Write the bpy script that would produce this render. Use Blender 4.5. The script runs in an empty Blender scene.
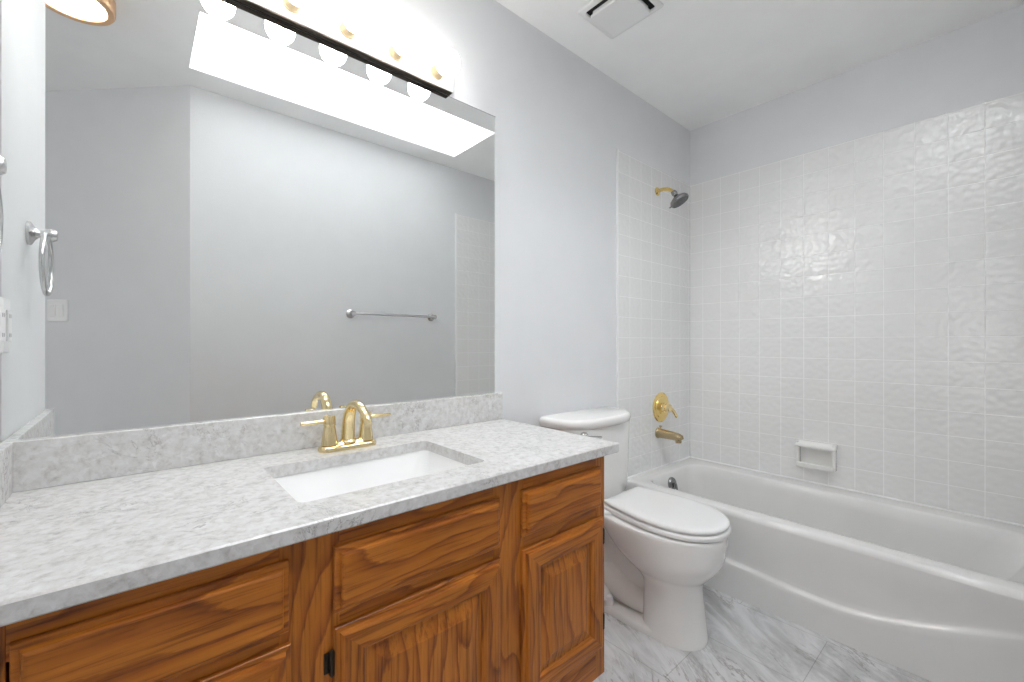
import bpy, bmesh, math, random
from mathutils import Vector, Matrix, Euler
random.seed(7)
S = bpy.context.scene
COL = S.collection
PI = math.pi

# ------------------------------------------------------------------ camera, world, exposure
EYE = 1.105
cam_d = bpy.data.cameras.new('camera')
cam = bpy.data.objects.new('camera', cam_d); COL.objects.link(cam)
cam.location = (0.2097, -1.3479, EYE)
cam.rotation_euler = (PI/2, 0, -0.717)
cam_d.sensor_width = 36; cam_d.lens = 430.63/1024*36
cam_d.shift_x = 0.54/1024; cam_d.shift_y = 1.47/1024
cam_d.clip_start = 0.02
S.camera = cam
SKY_L = 11.0        # skylight pane
BULB_L = 19.0       # globe bulbs
HALL_L = 9.0        # ceiling light by the doorway
FILL_L = 2.7         # fill glow added in the unseen next room to brighten ceiling and walls
w = bpy.data.worlds.new('world'); S.world = w; w.use_nodes = True
w.node_tree.nodes['Background'].inputs[0].default_value = (.75, .85, 1, 1)
w.node_tree.nodes['Background'].inputs[1].default_value = 1.0
S.view_settings.view_transform = 'Standard'; S.view_settings.look = 'None'
S.view_settings.exposure = 0.11; S.view_settings.gamma = 1.0
S.view_settings.use_curve_mapping = False
S.cycles.max_bounces = 24; S.cycles.diffuse_bounces = 16; S.cycles.glossy_bounces = 10

# ------------------------------------------------------------------ dimensions
W = 2.9256; H = 2.48; YO = -1.524; CT = 0.799; CTH = 0.029; CL = 0.5732; XR = 1.3204
TT = 2.1235; TP = 0.1095; WL = -0.595

# ------------------------------------------------------------------ materials
def nt(name):
    m = bpy.data.materials.new(name); m.use_nodes = True
    t = m.node_tree; b = t.nodes['Principled BSDF']
    return m, t, b
def N(t, k, **kw):
    n = t.nodes.new(k)
    for a, v in kw.items(): setattr(n, a, v)
    return n
def setin(n, **kw):
    for a, v in kw.items(): n.inputs[a.replace('_', ' ')].default_value = v
def rgb(c): return (c[0], c[1], c[2], 1)
def ramp(t, fac, stops):
    r = N(t, 'ShaderNodeValToRGB'); e = r.color_ramp.elements
    e[0].position, e[0].color = stops[0][0], rgb(stops[0][1])
    e[1].position, e[1].color = stops[-1][0], rgb(stops[-1][1])
    for p, c in stops[1:-1]:
        x = e.new(p); x.color = rgb(c)
    t.links.new(fac, r.inputs[0]); return r.outputs[0]
def coords(t, scale=(1, 1, 1), rot=(0, 0, 0), rnd=0):
    c = N(t, 'ShaderNodeTexCoord'); v = c.outputs['Object']
    if rnd:
        oi = N(t, 'ShaderNodeObjectInfo')
        mu = N(t, 'ShaderNodeMath', operation='MULTIPLY'); mu.inputs[1].default_value = rnd
        t.links.new(oi.outputs['Random'], mu.inputs[0])
        ad = N(t, 'ShaderNodeVectorMath', operation='ADD')
        t.links.new(v, ad.inputs[0]); t.links.new(mu.outputs[0], ad.inputs[1]); v = ad.outputs[0]
    m = N(t, 'ShaderNodeMapping'); m.inputs['Scale'].default_value = scale; m.inputs['Rotation'].default_value = rot
    t.links.new(v, m.inputs['Vector']); return m.outputs[0]
def noise(t, vec, scale, detail=4, rough=.55, dist=0):
    n = N(t, 'ShaderNodeTexNoise'); setin(n, Scale=scale, Detail=detail, Roughness=rough, Distortion=dist)
    t.links.new(vec, n.inputs['Vector']); return n.outputs['Fac']
def bump(t, b, h, strength, dist=.01):
    n = N(t, 'ShaderNodeBump'); setin(n, Strength=strength, Distance=dist)
    t.links.new(h, n.inputs['Height']); t.links.new(n.outputs[0], b.inputs['Normal'])
def mix(t, fac, a, b, mode='MIX'):
    n = N(t, 'ShaderNodeMix', data_type='RGBA', blend_type=mode)
    for s, x in ((n.inputs[0], fac), (n.inputs[6], a), (n.inputs[7], b)):
        if hasattr(x, 'is_linked'): t.links.new(x, s)
        else: s.default_value = x if isinstance(x, float) else rgb(x)
    return n.outputs[2]
def simple(name, c, rough=.5, metal=0, coat=0, bumpy=None):
    m, t, b = nt(name)
    v = coords(t)
    n = noise(t, v, 6, 3)
    col = ramp(t, n, [(.3, tuple(x*.97 for x in c)), (.7, c)])
    t.links.new(col, b.inputs['Base Color'])
    setin(b, Roughness=rough, Metallic=metal)
    b.inputs['Coat Weight'].default_value = coat
    if bumpy: bump(t, b, noise(t, v, bumpy[0], 3), bumpy[1], bumpy[2])
    return m
def emis(name, c, L):
    m, t, b = nt(name)
    setin(b, Base_Color=rgb((.8, .8, .8)), Roughness=.4)
    b.inputs['Emission Color'].default_value = rgb(c); b.inputs['Emission Strength'].default_value = L
    return m

M = {}
M['paint'] = simple('grey_wall_paint', (.72, .728, .742), .55, bumpy=(160, .12, .004))
M['ceil'] = simple('white_ceiling_paint', (.92, .92, .92), .8, bumpy=(120, .15, .004))
M['porcelain'] = simple('white_porcelain', (.80, .795, .78), .12, coat=.3)
M['seat'] = simple('white_seat_plastic', (.80, .80, .80), .22)
M['enamel'] = simple('white_tub_enamel', (.75, .745, .735), .13, coat=.3)
M['basin'] = simple('white_basin_glaze', (.88, .88, .88), .1, coat=.3)
M['white_metal'] = simple('white_enamelled_metal', (.85, .85, .85), .3)
M['bar'] = simple('satin_light_metal', (.55, .545, .53), .4)
M['socket'] = simple('tan_brass_socket', (.42, .33, .20), .45, .3)
M['plastic'] = simple('white_plastic', (.82, .82, .82), .35)
M['vent'] = simple('white_vent_plastic', (.80, .80, .80), .5)
M['dark'] = simple('dark_cavity', (.012, .012, .012), .8)
M['gold'] = simple('polished_gold', (.88, .66, .27), .16, 1)
M['faucet'] = simple('polished_light_gold', (.86, .71, .41), .14, 1)
M['gold_pale'] = simple('pale_polished_brass', (.90, .74, .42), .12, 1)
M['brass'] = simple('worn_antique_brass', (.50, .40, .24), .25, 1)
M['nickel'] = simple('brushed_nickel', (.62, .62, .62), .25, 1)
M['chrome'] = simple('dark_chrome', (.33, .33, .34), .18, 1)
M['nozzle'] = simple('grey_nozzle_face', (.13, .13, .135), .45)
M['hinge'] = simple('aged_bronze', (.05, .04, .03), .4, .8)
M['caulk'] = simple('white_caulk', (.84, .84, .84), .4)
M['copper_rim'] = simple('brushed_copper_rim', (.85, .55, .33), .3, .9)
M['bulb'] = emis('lit_bulb_glass', (1, .975, .93), BULB_L)
M['dome'] = emis('lit_frosted_dome', (1, .95, .86), HALL_L)
M['sky'] = emis('daylit_frosted_acrylic', (.95, .98, 1), SKY_L)
M['fill_glow'] = emis('fill_pane_glass', (1, .99, .97), FILL_L)  # glow of the added fill pane, not a known source
M['shaft'] = simple('white_shaft_paint', (.88, .88, .88), .7)
def mirror():
    m, t, b = nt('silvered_mirror')
    setin(b, Base_Color=rgb((.90, .915, .91)), Metallic=1.0, Roughness=0.0); return m
M['mirror'] = mirror()
M['glass_edge'] = simple('polished_glass_edge', (.75, .8, .78), .05)

def wood(name, axis):
    m, t, b = nt(name)
    def str_(lo, hi): return (lo, hi, hi) if axis == 'x' else (hi, hi, lo)
    v = coords(t, (1, 1, 1), rnd=13.0)
    sp = N(t, 'ShaderNodeSeparateXYZ'); t.links.new(v, sp.inputs[0])
    cr = N(t, 'ShaderNodeMath', operation='MULTIPLY'); cr.inputs[1].default_value = 26; t.links.new(sp.outputs['Z' if axis == 'x' else 'X'], cr.inputs[0])
    big = noise(t, coords(t, str_(1.3, 5.0), rnd=13.0), 1.0, 2.5, .5, .2)    # cathedral arches
    mu = N(t, 'ShaderNodeMath', operation='MULTIPLY_ADD'); mu.inputs[1].default_value = 9; t.links.new(big, mu.inputs[0]); t.links.new(cr.outputs[0], mu.inputs[2])
    jag = noise(t, coords(t, str_(9, 60), rnd=13.0), 1.0, 3, .6)
    ja = N(t, 'ShaderNodeMath', operation='MULTIPLY_ADD'); ja.inputs[1].default_value = .45; t.links.new(jag, ja.inputs[0]); t.links.new(mu.outputs[0], ja.inputs[2])
    fr = N(t, 'ShaderNodeMath', operation='FRACT'); t.links.new(ja.outputs[0], fr.inputs[0])
    rings = ramp(t, fr.outputs[0], [(0, (.50, .178, .024)), (.55, (.47, .160, .019)), (.80, (.37, .115, .014)), (.93, (.25, .073, .011)), (1, (.41, .135, .017))])
    v2 = coords(t, str_(5, 150), rnd=13.0)
    pores = noise(t, v2, 1.0, 4, .65, .2)
    pr = ramp(t, pores, [(.36, (.42, .34, .27)), (.47, (.90, .88, .86)), (.6, (1.06, 1.04, 1.0))])
    c1 = mix(t, .75, rings, pr, 'MULTIPLY')
    bl = ramp(t, noise(t, coords(t, str_(1.5, 6), rnd=13.0), 2.2, 3), [(.3, (.74, .66, .60)), (.7, (1.12, 1.08, 1.05))])
    c2 = mix(t, .8, c1, bl, 'MULTIPLY')
    t.links.new(c2, b.inputs['Base Color']); setin(b, Roughness=.36)
    b.inputs['Coat Weight'].default_value = .08; b.inputs['Coat Roughness'].default_value = .2; b.inputs['Specular IOR Level'].default_value = .35
    bump(t, b, pores, .12, .002)
    return m
M['wood_h'] = wood('oak_grain_across', 'x'); M['wood_v'] = wood('oak_grain_upright', 'z')

def quartz():
    m, t, b = nt('speckled_quartz')
    v = coords(t)
    n1 = noise(t, v, 62, 5, .66, .3)
    base = ramp(t, n1, [(.27, (.43, .415, .405)), (.40, (.56, .55, .54)), (.52, (.63, .625, .62)), (.75, (.69, .69, .69))])
    vo = N(t, 'ShaderNodeTexVoronoi'); setin(vo, Scale=85.0); t.links.new(v, vo.inputs['Vector'])
    sp = ramp(t, vo.outputs['Color'], [(.2, (.92, .915, .91)), (.8, (1.04, 1.04, 1.04))])
    c = mix(t, .8, base, sp, 'MULTIPLY')
    n2 = noise(t, v, 9, 6, .7, 1.2)
    sub = N(t, 'ShaderNodeMath', operation='SUBTRACT'); sub.inputs[1].default_value = .5; t.links.new(n2, sub.inputs[0])
    ab = N(t, 'ShaderNodeMath', operation='ABSOLUTE'); t.links.new(sub.outputs[0], ab.inputs[0])
    n3 = noise(t, v, 6, 2)
    vein = ramp(t, ab.outputs[0], [(0, (1, 1, 1)), (.012, (0, 0, 0))])
    msk = ramp(t, n3, [(.50, (0, 0, 0)), (.64, (.8, .8, .8))])
    vm = mix(t, 1.0, vein, msk, 'MULTIPLY')
    c2 = mix(t, vm, c, (.24, .225, .22))
    t.links.new(c2, b.inputs['Base Color']); setin(b, Roughness=.22)
    return m
M['quartz'] = quartz()

def marble():
    m, t, b = nt('grey_veined_marble_vinyl')
    rz = math.radians(32)
    v = coords(t, (1, 1, 1), (0, 0, rz))
    mp = N(t, 'ShaderNodeMapping'); mp.inputs['Scale'].default_value = (3.0, 1.0, 1); t.links.new(v, mp.inputs['Vector'])
    n1 = noise(t, mp.outputs[0], 3.0, 9, .68, .9)
    base = ramp(t, n1, [(.28, (.36, .355, .36)), (.43, (.52, .52, .525)), (.55, (.67, .67, .675)), (.75, (.75, .75, .755))])
    mp2 = N(t, 'ShaderNodeMapping'); mp2.inputs['Scale'].default_value = (5.5, 1.3, 1); mp2.inputs['Location'].default_value = (3, 7, 0)
    t.links.new(v, mp2.inputs['Vector'])
    n2 = noise(t, mp2.outputs[0], 1.7, 8, .7, 1.0)
    s_ = N(t, 'ShaderNodeMath', operation='SUBTRACT'); s_.inputs[1].default_value = .5; t.links.new(n2, s_.inputs[0])
    a_ = N(t, 'ShaderNodeMath', operation='ABSOLUTE'); t.links.new(s_.outputs[0], a_.inputs[0])
    vein = ramp(t, a_.outputs[0], [(0, (1, 1, 1)), (.03, (0, 0, 0))])
    msk = ramp(t, noise(t, v, 5.5, 3), [(.46, (0, 0, 0)), (.62, (.85, .85, .85))])
    c = mix(t, mix(t, 1.0, vein, msk, 'MULTIPLY'), base, (.27, .25, .245))
    br = N(t, 'ShaderNodeTexBrick'); br.offset = .5
    setin(br, Scale=1.0, Mortar_Size=.0012, Brick_Width=.61, Row_Height=.305, Color1=(1, 1, 1, 1), Color2=(.93, .93, .935, 1), Mortar=(.62, .61, .60, 1))
    t.links.new(coords(t, (1, 1, 1), (0, 0, PI/2)), br.inputs['Vector'])
    c2 = mix(t, 1.0, c, br.outputs['Color'], 'MULTIPLY')
    t.links.new(c2, b.inputs['Base Color']); setin(b, Roughness=.4)
    return m
M['floor'] = marble()

def tiles(name, plane, off):
    m, t, b = nt(name)
    c = N(t, 'ShaderNodeTexCoord'); sp = N(t, 'ShaderNodeSeparateXYZ'); t.links.new(c.outputs['Object'], sp.inputs[0])
    cb = N(t, 'ShaderNodeCombineXYZ')
    for i, (o, ax) in enumerate(((off[0], plane[0]), (off[1], plane[1]))):
        a = N(t, 'ShaderNodeMath', operation='ADD'); a.inputs[1].default_value = o
        t.links.new(sp.outputs['XYZ'.index(ax.upper())], a.inputs[0]); t.links.new(a.outputs[0], cb.inputs[i])
    br = N(t, 'ShaderNodeTexBrick'); br.offset = 0
    setin(br, Scale=1.0, Mortar_Size=.0017, Mortar_Smooth=.3, Brick_Width=TP, Row_Height=TP,
          Color1=(.79, .79, .785, 1), Color2=(.775, .775, .77, 1), Mortar=(.86, .86, .86, 1))
    t.links.new(cb.outputs[0], br.inputs['Vector'])
    t.links.new(br.outputs['Color'], b.inputs['Base Color'])
    # glossy rippled glaze, matt grout
    r = N(t, 'ShaderNodeMapRange'); setin(r, To_Min=.10, To_Max=.6); t.links.new(br.outputs['Fac'], r.inputs[0]); t.links.new(r.outputs[0], b.inputs['Roughness'])
    nz = noise(t, cb.outputs[0], 40, .3, .4, 0)
    rp = N(t, 'ShaderNodeMath', operation='MULTIPLY'); rp.inputs[1].default_value = 1.5; t.links.new(nz, rp.inputs[0])
    su = N(t, 'ShaderNodeMath', operation='SUBTRACT'); t.links.new(rp.outputs[0], su.inputs[0])
    gf = N(t, 'ShaderNodeMath', operation='MULTIPLY'); gf.inputs[1].default_value = .3; t.links.new(br.outputs['Fac'], gf.inputs[0]); t.links.new(gf.outputs[0], su.inputs[1])
    bump(t, b, su.outputs[0], .8, .0022)
    return m
ZOFF = -(1.131 - 8*TP) + 1*TP
M['tile_yz'] = tiles('white_rippled_tile_side', 'yz', (.1961 + 20*TP, ZOFF))
M['tile_xz'] = tiles('white_rippled_tile_end', 'xz', (-2.124 + 20*TP, ZOFF))

# ------------------------------------------------------------------ mesh helpers
def mesh_obj(name, bm, mats, parent=None, smooth=False, loc=None, auto=None):
    bmesh.ops.recalc_face_normals(bm, faces=bm.faces[:])
    me = bpy.data.meshes.new(name); bm.to_mesh(me); bm.free()
    for m in (mats if isinstance(mats, (list, tuple)) else [mats]): me.materials.append(m)
    if smooth:
        for p in me.polygons: p.use_smooth = True
        try: me.set_sharp_from_angle(angle=math.radians(auto if auto else 35))
        except Exception: pass
    o = bpy.data.objects.new(name, me); COL.objects.link(o)
    if parent:
        o.parent = parent; o.location = -Vector(parent.location) if not parent.rotation_euler.z else (0, 0, 0)
    if loc: o.location = loc
    return o
def thing(name, label, cat, loc=(0, 0, 0), group=None):
    o = bpy.data.objects.new(name, None); COL.objects.link(o); o.location = loc; o.empty_display_size = .05
    o['label'] = label; o['category'] = cat
    if group: o['group'] = group
    bpy.context.view_layer.update()
    return o
def struct(name, bm, mats, parent=None, **k):
    o = mesh_obj(name, bm, mats, parent, **k)
    if not parent: o['kind'] = 'structure'
    return o
def box(bm, a, b, bev=0, seg=2):
    r = bmesh.ops.create_cube(bm, size=1)
    v = r['verts']
    for x in v:
        for i in range(3): x.co[i] = (a[i]+b[i])/2 + x.co[i]*abs(b[i]-a[i])
    if bev:
        es = list({e for x in v for e in x.link_edges})
        bmesh.ops.bevel(bm, geom=es, offset=bev, segments=seg, profile=.5, affect='EDGES')
def loft(bm, loops, cap0=True, cap1=True, closed=True, mat=0):
    rows = [[bm.verts.new(p) for p in l] for l in loops]
    n = len(rows[0])
    for r0, r1 in zip(rows, rows[1:]):
        for i in range(n if closed else n-1):
            j = (i+1) % n
            f = bm.faces.new((r0[i], r0[j], r1[j], r1[i])); f.material_index = mat
    if cap0: bm.faces.new(rows[0][::-1]).material_index = mat
    if cap1: bm.faces.new(rows[-1]).material_index = mat
    return rows
def frame_axes(d):
    d = Vector(d).normalized()
    u = d.cross(Vector((0, 0, 1)))
    if u.length < 1e-4: u = Vector((1, 0, 0))
    u.normalize(); return u, d.cross(u).normalized()
def tube(bm, pts, rad, n=16, cap=True, closed=False, squash=1):
    pts = [Vector(p) for p in pts]; k = len(pts)
    rads = rad if isinstance(rad, (list, tuple)) else [rad]*k
    loops = []; pu = None
    for i, p in enumerate(pts):
        if closed: d = pts[(i+1) % k]-pts[i-1]
        else: d = pts[min(i+1, k-1)]-pts[max(i-1, 0)]
        d.normalize()
        if pu is None: u, v = frame_axes(d)
        else:
            u = (pu - d*pu.dot(d)).normalized(); v = d.cross(u)
        pu = u
        loops.append([p + (u*math.cos(a)+v*math.sin(a)*squash)*rads[i] for a in [2*PI*j/n for j in range(n)]])
    if closed: loops.append(loops[0])
    loft(bm, loops, cap and not closed, cap and not closed)
    if closed: bmesh.ops.remove_doubles(bm, verts=bm.verts[:], dist=1e-6)
def lathe(bm, prof, origin, axis=(0, 0, 1), n=32):
    """prof: (radius, along) list"""
    o = Vector(origin); ax = Vector(axis).normalized(); u, v = frame_axes(ax)
    loops = [[o + ax*h + (u*math.cos(a)+v*math.sin(a))*max(r, 1e-5) for a in [2*PI*j/n for j in range(n)]] for r, h in prof]
    loft(bm, loops)
def catmull(P, k=8, closed=False):
    P = [Vector(p) for p in P]; out = []; n = len(P)
    for i in range(n if closed else n-1):
        p0 = P[i-1] if (closed or i > 0) else P[0]*2-P[1]
        p1, p2 = P[i], P[(i+1) % n]
        p3 = P[(i+2) % n] if (closed or i+2 < n) else P[-1]*2-P[-2]
        for j in range(k):
            s = j/k
            out.append(.5*((2*p1)+(p2-p0)*s+(2*p0-5*p1+4*p2-p3)*s*s+(3*p1-p0-3*p2+p3)*s**3))
    if not closed: out.append(P[-1])
    return out
def rrect(x0, x1, y0, y1, r, z, k=8):
    out = []
    for cx, cy, a0 in ((x1-r, y1-r, 0), (x0+r, y1-r, PI/2), (x0+r, y0+r, PI), (x1-r, y0+r, 3*PI/2)):
        for i in range(k+1):
            a = a0 + PI/2*i/k
            zz = z(cx+r*math.cos(a), cy+r*math.sin(a)) if callable(z) else z
            out.append(Vector((cx+r*math.cos(a), cy+r*math.sin(a), zz)))
    return out
def holed(bm, outer, inner, z):
    ov = [bm.verts.new((x, y, z)) for x, y in outer]; iv = [bm.verts.new((x, y, z)) for x, y in inner]
    es = [bm.edges.new((L[i], L[(i+1) % len(L)])) for L in (ov, iv) for i in range(len(L))]
    bmesh.ops.triangle_fill(bm, use_beauty=True, use_dissolve=False, edges=es)
    return ov, iv
def walls_between(bm, a, b):
    n = len(a)
    for i in range(n):
        j = (i+1) % n
        bm.faces.new((a[i], a[j], b[j], b[i]))

# ------------------------------------------------------------------ the room
bm = bmesh.new(); box(bm, (-4.7, -3.5, -.05), (W+.1, .1, 0)); struct('floor', bm, M['floor'])
SX0, SX1, SY0, SY1 = .41, 1.985, -1.345, -.863
bm = bmesh.new()
for a, b in (((-4.7, -3.5), (SX0, .1)), ((SX1, -3.5), (W+.1, .1)), ((SX0, -3.5), (SX1, SY0)), ((SX0, SY1), (SX1, .1))):
    box(bm, (a[0], a[1], H), (b[0], b[1], H+.06))
struct('ceiling', bm, M['ceil'])
bm = bmesh.new(); box(bm, (-.12, 0, 0), (W+.1, .1, H)); wall_back = struct('wall_back', bm, M['paint'])
bm = bmesh.new(); box(bm, (W, YO-.1, 0), (W+.1, 0, H)); wall_right = struct('wall_right', bm, M['paint'])
bm = bmesh.new(); box(bm, (-.12, WL, 0), (0, 0, H)); wall_left = struct('wall_left', bm, M['paint'])
bm = bmesh.new(); box(bm, (.427, YO-.1, 0), (W, YO, H)); wall_front = struct('wall_front', bm, M['paint'])
def prism(bm, poly, z0, z1):
    a = [bm.verts.new((x, y, z0)) for x, y in poly]; b = [bm.verts.new((x, y, z1)) for x, y in poly]
    walls_between(bm, a, b); bm.faces.new(a[::-1]); bm.faces.new(b)
bm = bmesh.new(); k = 1.80
prism(bm, [(.427, YO), (.427-k, YO-k), (.427-k+.07, YO-k-.1), (.427+.0, YO-.1)], 0, H); struct('wall_diagonal', bm, M['paint'])
HX = -4.6
WY0, WY1, WZ0, WZ1 = -3.05, -.95, .30, 2.10
bm = bmesh.new()
for a, b in (((-3.424, 0), (WY0, H)), ((WY1, 0), (WL+.1, H)), ((WY0, 0), (WY1, WZ0)), ((WY0, WZ1), (WY1, H))):
    box(bm, (HX-.1, a[0], a[1]), (HX, b[0], b[1]))
struct('wall_hall_end', bm, M['paint'])
bm = bmesh.new()
for y0, y1 in ((WY0, WY0+.05), ((WY0+WY1)/2-.025, (WY0+WY1)/2+.025), (WY1-.05, WY1)): box(bm, (HX-.08, y0, WZ0), (HX-.02, y1, WZ1))
for z0, z1 in ((WZ0, WZ0+.05), ((WZ0+WZ1)/2-.02, (WZ0+WZ1)/2+.02), (WZ1-.05, WZ1)): box(bm, (HX-.078, WY0+.05, z0), (HX-.022, WY1-.05, z1))
w2 = struct('fill_window', bm, M['white_metal'])  # unseen glazed opening, added as fill for the ceiling and right wall
bm = bmesh.new(); box(bm, (HX-.055, WY0+.04, WZ0+.04), (HX-.05, WY1-.04, WZ1-.04)); mesh_obj('fill_pane', bm, M['fill_glow'], w2)
bm = bmesh.new(); box(bm, (HX, -3.424, 0), (.427-k, -3.324, H)); struct('wall_hall_front', bm, M['paint'])
bm = bmesh.new(); box(bm, (HX, WL, 0), (-.12, WL+.1, H)); struct('wall_hall_side', bm, M['paint'])
# skylight well
SH = .70
LEAN = -.42
bm = bmesh.new()
def rect(x0, x1, y0, y1, z): return [Vector(p) for p in ((x0, y0, z), (x1, y0, z), (x1, y1, z), (x0, y1, z))]
zb = H+.0601
loft(bm, [rect(SX0-.02, SX1+.02, SY0-.02, SY1+.02, zb), rect(SX0-.02, SX1+.02, SY0-.02+LEAN, SY1+.02+LEAN, H+SH),
          rect(SX0, SX1, SY0+LEAN, SY1+LEAN, H+SH), rect(SX0, SX1, SY0, SY1, zb), rect(SX0-.02, SX1+.02, SY0-.02, SY1+.02, zb)], False, False)
bmesh.ops.remove_doubles(bm, verts=bm.verts[:], dist=1e-6)
sk = struct('fill_glow_1', bm, M['shaft'])
bm = bmesh.new(); box(bm, (SX0-.02, SY0-.02+LEAN, H+SH), (SX1+.02, SY1+.02+LEAN, H+SH+.01)); mesh_obj('skylight_pane', bm, M['sky'], sk)
# tile surround, parts of the walls they are set on
TZ0 = .366
bm = bmesh.new(); box(bm, (W-.006, YO, TZ0), (W, 0, TT), .0015); mesh_obj('tile_surround', bm, M['tile_yz'], wall_right)
bm = bmesh.new(); box(bm, (2.124, -.006, TZ0), (W-.006, 0, TT), .0015); mesh_obj('tile_surround', bm, M['tile_xz'], wall_back)
bm = bmesh.new(); box(bm, (2.118, -.0075, .0), (2.1285, 0, TT+.002), .002); mesh_obj('tile_edge_bead', bm, M['caulk'], wall_back)
bm = bmesh.new(); box(bm, (2.124, YO, TZ0), (W-.006, YO+.006, TT), .0015); mesh_obj('tile_surround', bm, M['tile_xz'], wall_front)
bm = bmesh.new(); box(bm, (2.112, YO, .0), (2.1285, YO+.0075, TT+.002), .002); mesh_obj('tile_edge_bead', bm, M['caulk'], wall_front)

# ------------------------------------------------------------------ bathtub
TX0, TX1, TY0, TY1 = 2.160, W-.0065, YO+.0065, -.0065
def rimz(x, y=0): return .372 - .010*max(0, min(1, (x-2.25)/.55))
t = thing('bathtub', 'white alcove bathtub with a sculpted curved apron between tiled walls', 'bathtub', ((TX0+TX1)/2, -.76, 0))
bm = bmesh.new()
BX0, BX1, BY0, BY1 = 2.250, 2.805, -1.440, -.085
loops = []
R = .021
zr = lambda d: (lambda x, y: rimz(x)+d)
for a in (0, 18, 36, 54, 72, 90):                                        # rolled outer lip
    th = math.radians(a); ins = R*(1-math.cos(th)); up = R*math.sin(th)
    loops.append(rrect(TX0+ins, TX1, TY0, TY1, .004, zr(-R+up)))
loops.append(rrect(TX0+.05, TX1-.03, TY0+.03, TY1-.03, .02, zr(.001)))
loops.append(rrect(BX0-.014, BX1+.014, BY0-.014, BY1+.014, .10, zr(.0)))
loops.append(rrect(BX0-.004, BX1+.004, BY0-.004, BY1+.004, .10, zr(-.003)))
loops.append(rrect(BX0+.003, BX1-.003, BY0+.004, BY1-.004, .10, zr(-.012)))
loops.append(rrect(BX0+.012, BX1-.012, BY0+.03, BY1-.012, .105, zr(-.06)))
loops.append(rrect(BX0+.030, BX1-.030, BY0+.11, BY1-.030, .11, lambda x, y: .17))
loops.append(rrect(BX0+.042, BX1-.042, BY0+.17, BY1-.042, .11, lambda x, y: .09))
loops.append(rrect(BX0+.060, BX1-.060, BY0+.21, BY1-.060, .10, lambda x, y: .062))
loops.append(rrect(BX0+.10, BX1-.10, BY0+.26, BY1-.10, .08, lambda x, y: .052))
loft(bm, loops, False, True)
# apron face with a swooping step
key = [(-1.53, .29), (-1.40, .255), (-1.30, .222), (-1.20, .188), (-1.10, .158), (-1.0, .136), (-.92, .131), (-.82, .138), (-.68, .148), (-.55, .158), (-.40, .175), (-.2, .205), (0, .235)]
def swoop(y):
    for (a, za), (b, zb) in zip(key, key[1:]):
        if a <= y <= b:
            s = (y-a)/(b-a); s = s; return za+(zb-za)*s
    return key[0][1] if y < key[0][0] else key[-1][1]
def sw(y): return -.017+sum(swoop(y+d) for d in (-.08, -.05, -.02, 0, .02, .05, .08))/7
rows = []
for i in range(121):
    y = TY0 + (TY1-TY0)*i/120; zs = sw(y)
    fade = 1 - .75*max(0, min(1, (-1.22-y)/.18))
    col = []
    for j in range(15): 
        z = .372-R - (.372-R-(zs+.02))*j/14; q = j/14; col.append((TX0 + .013*q*q*(3-2*q), z))
    x_in = TX0+.013; step = .013*fade
    for s in (.25, .5, .75, 1): col.append((x_in - step*(s*s*(3-2*s)), zs+.02-.022*s))
    for j in range(1, 9): col.append((x_in-step+.003*j/8, (zs-.002)*(1-j/8)))
    rows.append([Vector((x, y, z)) for x, z in col])
loft(bm, rows, False, False, closed=False)
mesh_obj('tub_shell', bm, M['enamel'], t, True, auto=40)
bm = bmesh.new()
ox, oy, oz = 2.505, -.1045, .303
nrm = Vector((0, -.97, .22)).normalized()
lathe(bm, [(.0, -.006), (.036, -.006), (.036, .004), (.032, .009), (.012, .012), (0, .012)], (ox, oy, oz), nrm, 28)
ov = mesh_obj('overflow_plate', bm, M['chrome'], t, True)
bm = bmesh.new(); tube(bm, [Vector((ox, oy, oz))+nrm*.008, Vector((ox, oy, oz))+nrm*.022, Vector((ox+.0, oy-.03, oz-.028))], [.007, .007, .005], 10)
o = mesh_obj('trip_lever', bm, M['chrome'], None, True); o.parent = ov; o.location = (0, 0, 0)
bm = bmesh.new(); lathe(bm, [(.0, 0), (.03, 0), (.03, .004), (.02, .006), (0, .006)], (2.545, -.25, .052), (0, 0, 1), 24); mesh_obj('drain', bm, M['chrome'], t, True)
bm = bmesh.new(); tube(bm, [(W-.0135, TY0+.01, .363), (W-.0135, TY1-.01, .363)], .006, 8); mesh_obj('caulk_bead', bm, M['caulk'], t, True)
bm = bmesh.new(); tube(bm, [(TX0+.02, TY1-.003, .374), (W-.015, TY1-.003, .366)], .006, 8); mesh_obj('caulk_bead', bm, M['caulk'], t, True)

# ------------------------------------------------------------------ vanity cabinet
FF = -.548                      # face frame front plane
CX1 = 1.281                     # right side of the cabinet
ZB, ZT = .105, CT-CTH           # body bottom / top
t = thing('vanity_cabinet', 'golden oak vanity cabinet with raised panel doors under the quartz counter', 'cabinet', (.63, -.28, 0))
bm = bmesh.new()
box(bm, (.002, FF+.02, ZB), (.018, -.002, ZT)); box(bm, (CX1-.018, FF+.02, ZB), (CX1, -.002, ZT))
box(bm, (.018, FF+.02, ZB), (CX1-.018, -.002, ZB+.016)); box(bm, (.018, -.012, ZB+.016), (CX1-.018, -.002, ZT))
mesh_obj('cabinet_body', bm, M['wood_v'], t)
bm = bmesh.new(); box(bm, (.002, -.47, 0), (CX1-.004, -.452, ZB)); box(bm, (CX1-.022, -.452, 0), (CX1-.004, -.002, ZB)); mesh_obj('toe_kick', bm, M['wood_h'], t)
stiles = [(.002, .090), (.390, .490), (.850, .948), (1.240, CX1)]
for a, b in stiles:
    bm = bmesh.new(); box(bm, (a, FF, ZB), (b, FF+.0195, ZT-.0005), .0008, 1); mesh_obj('stile', bm, M['wood_v'], t)
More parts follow.
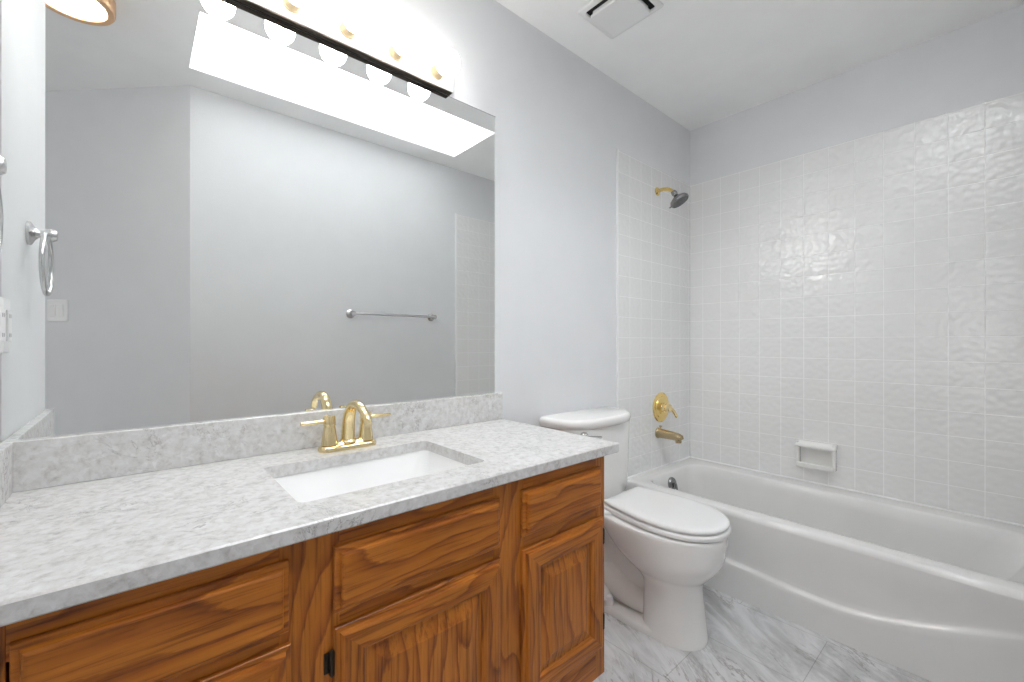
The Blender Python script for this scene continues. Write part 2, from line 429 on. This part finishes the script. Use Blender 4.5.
for (a, b), (c, d) in zip(stiles, stiles[1:]):
    for z0, z1 in ((.715, ZT-.0005), (.582, .632), (ZB, .195)):
        bm = bmesh.new(); box(bm, (b, FF+.0004, z0), (c, FF+.0195, z1)); mesh_obj('rail', bm, M['wood_h'], t)
def ring_panel(bm, x0, x1, z0, z1, prof, fill=True, yb=FF):
    """nested rectangles: prof = (inset, height out of the face); horizontal sides get slot 0, upright sides slot 1"""
    prev = None
    for ins, h in prof:
        q = [bm.verts.new((x, yb-h, z)) for x, z in ((x0+ins, z0+ins), (x1-ins, z0+ins), (x1-ins, z1-ins), (x0+ins, z1-ins))]
        if prev:
            for i in range(4):
                f = bm.faces.new((prev[i], prev[(i+1) % 4], q[(i+1) % 4], q[i])); f.material_index = i % 2
        prev = q
    if fill: return bm.faces.new(prev)
LIP = [(.0, .0), (.0, .0075), (.0015, .0092), (.0085, .0098), (.0095, .0125), (.0108, .0168), (.0135, .0186), (.016, .0192)]
for (x0, x1), (z0, z1) in (((.094, .4035), (.619, .7385)), ((.4785, .8640), (.617, .7355)), ((.9375, 1.2530), (.618, .7355))):
    bm = bmesh.new()
    f = ring_panel(bm, x0, x1, z0, z1, LIP); f.material_index = 0
    mesh_obj('drawer_front', bm, [M['wood_h'], M['wood_h']], t)
FRM = LIP + [(.050, .0192), (.0525, .0175), (.0545, .0140), (.058, .0125), (.060, .0060)]
PAN = [(.058, .004), (.0585, .0095), (.0640, .0095), (.092, .0170), (.0955, .0185)]
for i, ((x0, x1), (z0, z1), hs) in enumerate((((.094, .407), (.190, .597), -1), ((.4785, .8660), (.190, .590), -1), ((.9375, 1.2620), (.194, .585), 1))):
    bm = bmesh.new(); ring_panel(bm, x0, x1, z0, z1, FRM, False)
    d = mesh_obj('door', bm, [M['wood_h'], M['wood_v']], t)
    bm = bmesh.new(); f = ring_panel(bm, x0, x1, z0, z1, PAN); f.material_index = 1
    p = mesh_obj('panel', bm, [M['wood_v'], M['wood_v']], None); p.parent = d; p.location = (0, 0, 0)
    for z in ((z0+.06, z1-.06) if hs < 0 else (z0+.075, z1-.06)):
        hx = x0-.004 if hs < 0 else x1+.004
        bm = bmesh.new(); tube(bm, [(hx, FF-.007, z-.024), (hx, FF-.007, z-.020), (hx, FF-.007, z+.020), (hx, FF-.007, z+.024)], [.0025, .0045, .0045, .0025], 10)
        box(bm, (hx-.012 if hs < 0 else hx, FF-.003, z-.018), (hx if hs < 0 else hx+.007, FF, z+.018))
        h = mesh_obj('hinge', bm, M['hinge'], None, True); h.parent = d; h.location = (0, 0, 0)

# ------------------------------------------------------------------ countertop
t = thing('countertop', 'white speckled quartz countertop with a sink cutout on the oak vanity', 'countertop', (.66, -.287, CT-CTH))
SXA, SXB, SYA, SYB = .443, .892, -.468, -.158
bm = bmesh.new()
e = .003
inner = [(p.x, p.y) for p in rrect(SXA, SXB, SYA, SYB, .016, 0, 6)]
def orect(i): return [(.002+i*0, -CL+i), (XR-i, -CL+i), (XR-i, -.002), (.002+i*0, -.002)]
o1, i1 = holed(bm, orect(e), inner, CT)
o2, i2 = holed(bm, orect(e), inner, CT-CTH)
o3 = [bm.verts.new((x, y, CT-e)) for x, y in orect(0)]; o4 = [bm.verts.new((x, y, CT-CTH+e)) for x, y in orect(0)]
walls_between(bm, o1, o3); walls_between(bm, o3, o4); walls_between(bm, o4, o2); walls_between(bm, i1, i2)
mesh_obj('counter_slab', bm, M['quartz'], t)
bm = bmesh.new(); box(bm, (.002, -.0213, CT), (XR, -.002, CT+.1033), .002); mesh_obj('backsplash', bm, M['quartz'], t)
bm = bmesh.new(); box(bm, (.002, -CL, CT), (.0213, -.0213, CT+.1033), .002); mesh_obj('side_splash', bm, M['quartz'], t)

# ------------------------------------------------------------------ sink
t = thing('sink', 'white rectangular undermount sink set in the quartz counter', 'sink', ((SXA+SXB)/2, -.31, CT-CTH-.15))
bm = bmesh.new(); zt = CT-CTH-.0006
L = []
for ins, z, r in ((-.03, zt-.012, .04), (-.03, zt, .04), (-.004, zt, .032), (-.002, zt-.004, .03), (.012, zt-.06, .045), (.024, zt-.105, .06), (.05, zt-.135, .06), (.10, zt-.145, .04), (.12, zt-.147, .02)):
    L.append(rrect(SXA+ins, SXB-ins*1.0, SYA+ins, SYB-ins, r, z, 6))
loft(bm, L, False, True)
mesh_obj('basin', bm, M['basin'], t, True, auto=50)
bm = bmesh.new(); lathe(bm, [(0, 0), (.022, 0), (.022, .003), (.017, .004), (.015, .001), (0, .001)], ((SXA+SXB)/2, -.31, zt-.147), (0, 0, 1), 24); mesh_obj('drain', bm, M['nickel'], t, True)

# ------------------------------------------------------------------ sink faucet
fx, fy = .6745, -.092
t = thing('sink_faucet', 'gold two-handle arched faucet standing behind the undermount sink', 'faucet', (fx, fy, CT))
bm = bmesh.new()
L = [rrect(fx-.082+i, fx+.082-i, fy-.027+i, fy+.027-i, .024-i, z, 8) for i, z in ((0, CT), (0, CT+.010), (.003, CT+.014), (.010, CT+.016), (.014, CT+.022))]
loft(bm, L); mesh_obj('base_plate', bm, M['faucet'], t, True, auto=40)
P = catmull([(fx, fy+.004, CT+.015), (fx, fy, CT+.05), (fx, fy-.008, CT+.092), (fx, fy-.030, CT+.122), (fx, fy-.062, CT+.132), (fx, fy-.098, CT+.126), (fx, fy-.130, CT+.108), (fx, fy-.145, CT+.086)], 6)
n = len(P)
bm = bmesh.new(); tube(bm, P, [.0200-.0095*min(1, i/(n*.8)) for i in range(n)], 20)
lathe(bm, [(.024, 0), (.024, .004), (.021, .008)], (fx, fy, CT+.018), (0, 0, 1), 24)
sp = mesh_obj('spout', bm, M['faucet'], t, True)
for s in (-1, 1):
    hx = fx+s*.0525
    bm = bmesh.new()
    lathe(bm, [(.0225, .0), (.0215, .006), (.0165, .046), (.0150, .050), (.0150, .053), (.0165, .054), (.0165, .078), (.015, .0805), (0, .081)], (hx, fy, CT+.018), (0, 0, 1), 24)
    h = mesh_obj('handle', bm, M['faucet'], t, True)
    bm = bmesh.new(); tube(bm, [(hx+s*.012, fy, CT+.084), (hx+s*.074, fy-.002, CT+.0835), (hx+s*.077, fy-.002, CT+.0835)], [.0052, .0056, .004], 14)
    o = mesh_obj('lever', bm, M['gold_pale'], None, True); o.parent = h; o.location = (0, 0, 0)

# ------------------------------------------------------------------ wall mirror
MZ0, MZ1, MX1 = CT+.1036, EYE+.9027, 1.2915
t = thing('wall_mirror', 'large frameless wall mirror above the quartz backsplash', 'mirror', (.645, 0, MZ0))
bm = bmesh.new(); box(bm, (.003, -.005, MZ0), (MX1, -.0002, MZ1)); mesh_obj('mirror_glass', bm, M['mirror'], t)
bm = bmesh.new(); box(bm, (MX1, -.0052, MZ0), (MX1+.004, -.0002, MZ1), .001, 1); mesh_obj('polished_edge', bm, M['glass_edge'], t)
bm = bmesh.new(); box(bm, (.003, -.0052, MZ1), (MX1+.004, -.0002, MZ1+.0018)); mesh_obj('top_channel', bm, M['chrome'], t)

# ------------------------------------------------------------------ vanity light bar
t = thing('vanity_light', 'white vanity light bar with a row of lit globe bulbs above the mirror', 'light', (.62, 0, 2.010))
bz0, bz1, bx0, bx1, bd = 2.0125, 2.118, .166, 1.080, -.030
bm = bmesh.new(); box(bm, (bx0, bd, bz0), (bx1, -.0003, bz1), .004, 2); mesh_obj('back_plate', bm, M['bar'], t)
bm = bmesh.new(); box(bm, (bx0+.004, bd+.003, bz0-.0025), (bx1-.004, -.0055, bz0)); mesh_obj('underside_plate', bm, M['hinge'], t)
for i in range(6):
    x = 1.008 - .1565*i; z = 2.055
    bm = bmesh.new(); lathe(bm, [(.023, 0), (.023, .004), (.0205, .006), (.0205, .036), (.0185, .040), (.0, .040)], (x, bd, z), (0, -1, 0), 24)
    s_ = mesh_obj('bulb_socket', bm, M['socket'], t, True)
    bm = bmesh.new(); r = .0415; c = .038+r*.86
    prof = [(.016, .036)] + [(r*math.sin(a), c-r*math.cos(a)) for a in [math.radians(24+156*j/18) for j in range(19)]]
    lathe(bm, prof, (x, bd, z), (0, -1, 0), 28); mesh_obj('light_bulb', bm, M['bulb'], t, True, auto=60)

# ------------------------------------------------------------------ toilet
tx = 1.778
t = thing('toilet', 'white two-piece toilet with its lid closed between vanity and bathtub', 'toilet', (tx, -.36, 0))
def egg(cx, a, yf, yb, z, n=48, ef=2.0, eb=2.6):
    ym = yb + (yf-yb)*.48; out = []
    for i in range(n):
        th = 2*PI*i/n; c_, s_ = math.cos(th), math.sin(th)
        if s_ < 0: e_, b_ = ef, ym-yf
        else: e_, b_ = eb, yb-ym
        out.append(Vector((cx+a*math.copysign(abs(c_)**(2/e_), c_), ym+b_*math.copysign(abs(s_)**(2/e_), s_), z)))
    return out
bm = bmesh.new()
bx = tx-.010
secs = [(0, .100, -.632, -.40), (.012, .101, -.633, -.40), (.05, .098, -.628, -.40), (.11, .095, -.620, -.40), (.165, .094, -.612, -.40), (.195, .097, -.612, -.39),
        (.22, .108, -.622, -.365), (.245, .130, -.645, -.335), (.275, .152, -.668, -.30), (.305, .165, -.682, -.265), (.345, .171, -.689, -.225), (.378, .174, -.692, -.205), (.398, .174, -.692, -.20), (.405, .171, -.689, -.205)]
raw = [Vector(s_) for s_ in [(a, b, 0) for a, b, *_ in secs]]
L = []
for i in range(len(secs)-1):                                             # finer rings, smoothly interpolated
    p0, p1, p2, p3 = secs[max(i-1, 0)], secs[i], secs[i+1], secs[min(i+2, len(secs)-1)]
    for j in range(3):
        s = j/3
        q = [.5*((2*b)+(c-a)*s+(2*a-5*b+4*c-d)*s*s+(3*b-a-3*c+d)*s**3) for a, b, c, d in zip(p0, p1, p2, p3)]
        L.append(q)
L.append(list(secs[-1]))
loft(bm, [egg(bx+(tx+.006-bx)*min(1, q[0]/.4), q[1], q[2], q[3], q[0], 56, 2.15, 2.6) for q in L])
# foot flange, web, trap bulge and rear deck
loft(bm, [egg(bx, .110-i, -.62, -.085+i, z, 40, 2.2, 3) for i, z in ((0, 0), (0, .014), (.004, .022), (.014, .027))])
loft(bm, [egg(bx, a, -.44, yb, z, 32, 3, 3) for z, a, yb in ((.02, .045, -.16), (.12, .047, -.13), (.22, .055, -.10), (.30, .075, -.06), (.36, .10, -.04))])
P = catmull([(bx, -.44, .075), (bx, -.36, .080), (bx, -.29, .100), (bx, -.225, .135), (bx, -.205, .19), (bx, -.26, .26), (bx, -.36, .32)], 6)
tube(bm, P, [.058+.026*math.sin(PI*i/(len(P)-1)) for i in range(len(P))], 20)
P = catmull([(bx-.085, -.255, .03), (bx-.075, -.215, .075), (bx-.06, -.15, .085), (bx-.05, -.10, .05)], 6)
tube(bm, P, .035, 14)
loft(bm, [rrect(tx-a, tx+a, -.30, -.03, .05, z, 6) for z, a in ((.335, .10), (.365, .135), (.395, .15), (.408, .15), (.413, .145))])
mesh_obj('bowl', bm, M['porcelain'], t, True, auto=50)
for s in (-1, 1):
    bm = bmesh.new(); lathe(bm, [(.0165, 0), (.0165, .026), (.0145, .038), (.008, .043), (0, .043)], (bx+s*.088, -.275, .022), (0, 0, 1), 18); mesh_obj('bolt_cap', bm, M['plastic'], t, True)
half = [(0, -.238), (.075, -.236), (.120, -.2365), (.134, -.246), (.152, -.32), (.168, -.41), (.171, -.49), (.160, -.565), (.130, -.632), (.082, -.677), (.03, -.697)]
def outline(sc, z, n=4, cxx=tx+.016):
    pts = [(x, y) for x, y in half[1:]]
    full = pts + [(-x, y) for x, y in pts[::-1]]
    c_ = catmull([(x, y, 0) for x, y in full], n, True)
    ym = -.46
    return [Vector((cxx+.018+.04*(p.y+.238)+p.x-(p.x*sc/.19 if abs(p.x) < .19 else math.copysign(sc, p.x)), p.y-(p.y-ym)/.26*sc, z)) for p in c_]
bm = bmesh.new(); loft(bm, [outline(i, z) for i, z in ((.008, .408), (.001, .411), (0, .417), (.001, .424), (.005, .428), (.03, .429))]); mesh_obj('seat', bm, M['seat'], t, True, auto=50)
bm = bmesh.new(); loft(bm, [outline(i, z) for i, z in ((.012, .4325), (.007, .4335), (.005, .438), (.006, .443), (.010, .4475), (.018, .450), (.05, .4525), (.10, .454), (.15, .4545))]); mesh_obj('seat_lid', bm, M['seat'], t, True, auto=50)
for s in (-1, 1):
    bm = bmesh.new(); box(bm, (tx+.032+s*.06-.02, -.241, .413), (tx+.032+s*.06+.02, -.222, .434), .005); mesh_obj('hinge', bm, M['seat'], t, True)
def dee(a, yb, yf, z, n=24, ex=2.8, side=.45):
    ys = yb+(yf-yb)*side; out = [Vector((tx+a, yb, z)), Vector((tx-a, yb, z))]
    for i in range(n+1):
        th = PI+PI*i/n; c_, s_ = math.cos(th), math.sin(th)
        out.append(Vector((tx+a*math.copysign(abs(c_)**(2/ex), c_), ys+(ys-yf)*math.copysign(abs(s_)**(2/ex), s_), z)))
    return out
bm = bmesh.new(); loft(bm, [dee(a, -.018, yf, z, ex=3.4, side=.3) for z, a, yf in ((.412, .195, -.185), (.418, .210, -.195), (.44, .218, -.200), (.60, .224, -.205), (.740, .228, -.209))]); mesh_obj('tank', bm, M['porcelain'], t, True, auto=45)
bm = bmesh.new(); loft(bm, [dee(a, -.012, yf, z, ex=2.7, side=.25) for z, a, yf in ((.738, .232, -.214), (.742, .239, -.221), (.757, .243, -.226), (.770, .242, -.225), (.778, .236, -.219), (.781, .224, -.207))]); mesh_obj('tank_lid', bm, M['porcelain'], t, True, auto=45)
bm = bmesh.new(); lx, ly, lz = tx-.165, -.197, .716
lathe(bm, [(.017, -.006), (.017, .006), (.013, .012), (.007, .014), (.007, .024), (0, .024)], (lx, ly, lz), (-.25, -1, 0), 20)
tube(bm, [(lx-.004, ly-.020, lz), (lx+.03, ly-.030, lz-.004), (lx+.07, ly-.034, lz-.010)], [.006, .0065, .008], 10, squash=.7)
mesh_obj('flush_lever', bm, M['nickel'], t, True)

# ------------------------------------------------------------------ shower fittings on the tiled end wall
yt = -.006
sx = 2.512
t = thing('overhead_shower', 'dark chrome shower head on a short gold arm high on the tiled wall', 'shower head', (sx, yt, 1.99))
bm = bmesh.new(); lathe(bm, [(.0, 0), (.024, 0), (.0235, .004), (.018, .009), (.011, .013), (0, .013)], (sx, yt, 1.990), (0, -1, 0), 28); mesh_obj('flange', bm, M['gold'], t, True)
P = catmull([(sx, yt, 1.990), (sx, yt-.04, 1.992), (sx+.004, yt-.075, 1.982), (sx+.007, yt-.098, 1.962)], 6)
bm = bmesh.new(); tube(bm, P, .0105, 14); mesh_obj('arm', bm, M['gold'], t, True)
hd = Vector((.12, -.50, -.86)).normalized(); ho = Vector((sx+.007, yt-.096, 1.966))
bm = bmesh.new(); lathe(bm, [(0, 0), (.013, 0), (.016, .008), (.0165, .018), (.013, .026), (.015, .032), (.030, .044), (.049, .056), (.0535, .064), (.0535, .074), (.050, .078), (.047, .078), (.046, .074)], ho, hd, 32)
head = mesh_obj('spray_head', bm, M['chrome'], t, True, auto=45)
bm = bmesh.new(); lathe(bm, [(0, .070), (.0465, .070), (.0465, .0755), (.0445, .077), (.030, .0775), (.029, .0765), (.020, .0765), (.019, .078), (0, .078)], ho, hd, 32)
u, v = frame_axes(hd)
for rr, kk in ((.012, 6), (.025, 12), (.039, 18)):
    for i in range(kk):
        a = 2*PI*i/kk; lathe(bm, [(.0022, 0), (.0016, .003), (0, .003)], ho+hd*.0765+(u*math.cos(a)+v*math.sin(a))*rr, hd, 6)
o = mesh_obj('nozzle_face', bm, M['nozzle'], None, True); o.parent = head; o.location = (0, 0, 0)
bm = bmesh.new(); q = ho+hd*.068+(v if v.z < 0 else -v)*.052; tube(bm, [q, q+(v if v.z < 0 else -v)*.012], .004, 8)
o = mesh_obj('spray_tab', bm, M['chrome'], None, True); o.parent = head; o.location = (0, 0, 0)

vx, vz = 2.552, .722
t = thing('shower_valve', 'round gold shower valve plate with a lever handle above the tub spout', 'valve', (vx, yt, vz))
bm = bmesh.new(); lathe(bm, [(0, 0), (.088, 0), (.088, .003), (.083, .007), (.066, .0085), (.064, .012), (.040, .016), (0, .018)], (vx, yt, vz), (0, -1, 0), 48); mesh_obj('escutcheon', bm, M['gold'], t, True, auto=25)
bm = bmesh.new(); lathe(bm, [(.030, .012), (.028, .030), (.024, .034), (.024, .058), (.020, .063), (0, .064)], (vx, yt, vz), (0, -1, 0), 28)
P = catmull([(vx+.012, yt-.05, vz-.004), (vx+.026, yt-.060, vz-.012), (vx+.040, yt-.068, vz-.034), (vx+.050, yt-.074, vz-.056)], 6)
tube(bm, P, [.0125-.004*i/(len(P)-1) for i in range(len(P))], 12)
mesh_obj('lever_handle', bm, M['gold_pale'], t, True)
px_, pz_ = 2.520, .575
t = thing('tub_spout', 'worn brass tub spout below the round gold valve', 'spout', (px_, yt, pz_))
bm = bmesh.new()
P = [(px_, yt-y, pz_-dz) for y, dz in ((0, 0), (.006, 0), (.010, 0), (.05, .001), (.095, .003), (.125, .006), (.142, .011), (.148, .018))]
tube(bm, P, [.031, .031, .0275, .026, .0245, .0235, .021, .012], 24)
lathe(bm, [(.017, 0), (.0175, .020), (.016, .026), (.0, .022)], (px_, yt-.126, pz_-.012), (0, -.1, -1), 20)
mesh_obj('spout_body', bm, M['brass'], t, True)
bm = bmesh.new(); lathe(bm, [(.005, 0), (.005, .012), (.009, .014), (.009, .020), (0, .021)], (px_, yt-.018, pz_+.024), (0, 0, 1), 14); mesh_obj('diverter_knob', bm, M['brass'], t, True)

# ------------------------------------------------------------------ soap dish
sy0, sy1, sz0, sz1 = -.782, -.610, .446, .584
xw = W-.006
t = thing('soap_dish', 'white ceramic soap dish with a grab rail on the long tiled wall', 'soap dish', (xw, (sy0+sy1)/2, sz0))
bm = bmesh.new()
box(bm, (xw-.010, sy0, sz0), (xw, sy1, sz1), .004, 2)
# tray: floor and upturned front lip, two cheeks
tubeP = [(xw-.012, sy0+.008, sz0+.014), (xw-.040, sy0+.008, sz0+.006), (xw-.052, sy0+.012, sz0+.010), (xw-.052, sy1-.012, sz0+.010), (xw-.040, sy1-.008, sz0+.006), (xw-.012, sy1-.008, sz0+.014)]
box(bm, (xw-.050, sy0+.010, sz0+.002), (xw-.004, sy1-.010, sz0+.012), .004, 2)
box(bm, (xw-.056, sy0+.004, sz0), (xw-.044, sy1-.004, sz0+.026), .005, 3)
for a, b in ((sy0, sy0+.014), (sy1-.014, sy1)): box(bm, (xw-.050, a, sz0+.001), (xw-.004, b, sz1-.002), .005, 3)
mesh_obj('tray', bm, M['porcelain'], t, True, auto=40)
bm = bmesh.new()
zz = sz1-.020
L = []
prof = [(xw-.004, zz+.020), (xw-.030, zz+.018), (xw-.048, zz+.010), (xw-.055, zz-.004), (xw-.050, zz-.013), (xw-.036, zz-.014), (xw-.020, zz-.008), (xw-.004, zz-.006)]
P2 = catmull([(x, 0, z) for x, z in prof], 4, False)
for y, sc in ((sy0-.003, .75), (sy0-.001, .95), (sy0+.006, 1), (sy1-.006, 1), (sy1+.001, .95), (sy1+.003, .75)):
    L.append([Vector((xw-.028+(p.x-xw+.028)*sc, y, zz+(p.z-zz)*sc)) for p in P2])
loft(bm, L); mesh_obj('grab_rail', bm, M['porcelain'], t, True, auto=40)

# ------------------------------------------------------------------ ceiling exhaust fan
ax0, ax1, ay0, ay1 = 1.592, 1.835, -.435, -.175
t = thing('exhaust_fan', 'square white exhaust fan grille with dark slots on the ceiling', 'fan', ((ax0+ax1)/2, (ay0+ay1)/2, H))
bm = bmesh.new()
ring = [rrect(ax0+i, ax1-i, ay0+i, ay1-i, .012, z, 4) for i, z in ((0, H-.0002), (.001, H-.004), (.005, H-.007), (.020, H-.009), (.024, H-.007), (.025, H-.001))]
loft(bm, ring, False, False); mesh_obj('grille_frame', bm, M['vent'], t, True, auto=30)
bm = bmesh.new(); box(bm, (ax0+.0252, ay0+.0252, H-.0015), (ax1-.0252, ay1-.0252, H-.0006)); mesh_obj('dark_opening', bm, M['dark'], t)
bm = bmesh.new(); loft(bm, [rrect(ax0+i, ax1-i, ay0+i, ay1-i, .006, z, 4) for i, z in ((.046, H-.0006), (.044, H-.018), (.039, H-.019), (.039, H-.026), (.042, H-.029))]); mesh_obj('centre_panel', bm, M['vent'], t, True, auto=30)

# ------------------------------------------------------------------ towel ring on the left wall
ry, rz = -.305, 1.385
t = thing('towel_ring', 'brushed nickel towel ring on the left wall beside the mirror', 'towel ring', (0, ry, rz))
bm = bmesh.new(); lathe(bm, [(0, 0), (.030, 0), (.030, .006), (.024, .010), (.0155, .014), (.010, .020), (.010, .028), (.013, .031), (.0165, .036), (.0165, .046), (.012, .053), (0, .054)], (.0002, ry, rz), (1, 0, 0), 28); mesh_obj('post', bm, M['nickel'], t, True, auto=50)
bm = bmesh.new(); rr = .078
tube(bm, [(.034, ry+rr*math.sin(a), rz+.002-rr+rr*math.cos(a)) for a in [2*PI*i/64 for i in range(64)]], .0055, 12, closed=True); mesh_obj('ring', bm, M['nickel'], t, True)

# ------------------------------------------------------------------ towel bar on the front wall (seen in the mirror)
t = thing('towel_bar', 'brushed nickel towel bar on the grey wall opposite the mirror', 'towel bar', (1.588, YO, 1.295))
for x in (1.283, 1.893):
    bm = bmesh.new(); lathe(bm, [(0, 0), (.029, 0), (.029, .005), (.023, .010), (.014, .016), (.0105, .026), (.0105, .050), (.015, .056), (.0165, .064), (.012, .073), (0, .074)], (x, YO+.0002, 1.295), (0, 1, 0), 28); mesh_obj('mounting_post', bm, M['nickel'], t, True, auto=50)
bm = bmesh.new(); tube(bm, [(1.283, YO+.062, 1.295), (1.893, YO+.062, 1.295)], .0085, 16); mesh_obj('bar', bm, M['nickel'], t, True)

# ------------------------------------------------------------------ light switch on the diagonal wall, outlet on the left wall
def wall_plate(name, label, cat, pos, rotz, wd, ht, rockers, kind):
    t = thing(name, label, cat, pos); t.rotation_euler = (0, 0, rotz); bpy.context.view_layer.update()
    bm = bmesh.new(); loft(bm, [[Vector((p.x, d, p.y)) for p in rrect(-wd/2+i, wd/2-i, -ht/2+i, ht/2-i, .006, 0, 4)] for i, d in ((0, -.0002), (0, -.003), (.003, -.006), (.008, -.0068))])
    mesh_obj('plate', bm, M['plastic'], t, True, auto=30)
    for x in rockers:
        bm = bmesh.new(); box(bm, (x-.0165, -.0105, -.033), (x+.0165, -.0062, .033), .002, 2)
        r = mesh_obj(kind, bm, M['plastic'], t)
        if kind == 'receptacle':
            for zz in (-.02, .02):
                bm = bmesh.new()
                for dx in (-.006, .006): box(bm, (x+dx-.001, -.0108, zz-.004), (x+dx+.001, -.0102, zz+.004))
                o = mesh_obj('socket_slots', bm, M['dark'], None); o.parent = r
        elif kind == 'rocker':
            r.rotation_euler = (math.radians(3), 0, 0)
    return t
wall_plate('light_switch', 'white two-rocker light switch plate on the angled grey wall', 'switch', (-.112+.0005, -2.063+.0005, 1.279), math.radians(-135), .122, .120, (-.024, .024), 'rocker')
wall_plate('power_outlet', 'white outlet plate on the left wall by the mirror edge', 'outlet', (0.0, -.0365, 1.140), math.radians(90), .070, .115, (0,), 'receptacle')

# ------------------------------------------------------------------ round ceiling light by the doorway
lx, ly = .02, -1.045
t = thing('ceiling_light', 'round frosted ceiling light with a copper rim near the doorway', 'light', (lx, ly, H))
bm = bmesh.new(); lathe(bm, [(.128, .0003), (.128, .050), (.124, .056), (.104, .056), (.100, .050), (.100, .0003)], (lx, ly, H), (0, 0, -1), 48); mesh_obj('rim', bm, M['copper_rim'], t, True)
bm = bmesh.new(); lathe(bm, [(.100, .02), (.099, .048), (.090, .058), (.07, .067), (.035, .072), (0, .073)], (lx, ly, H), (0, 0, -1), 48); mesh_obj('glass_dome', bm, M['dome'], t, True)
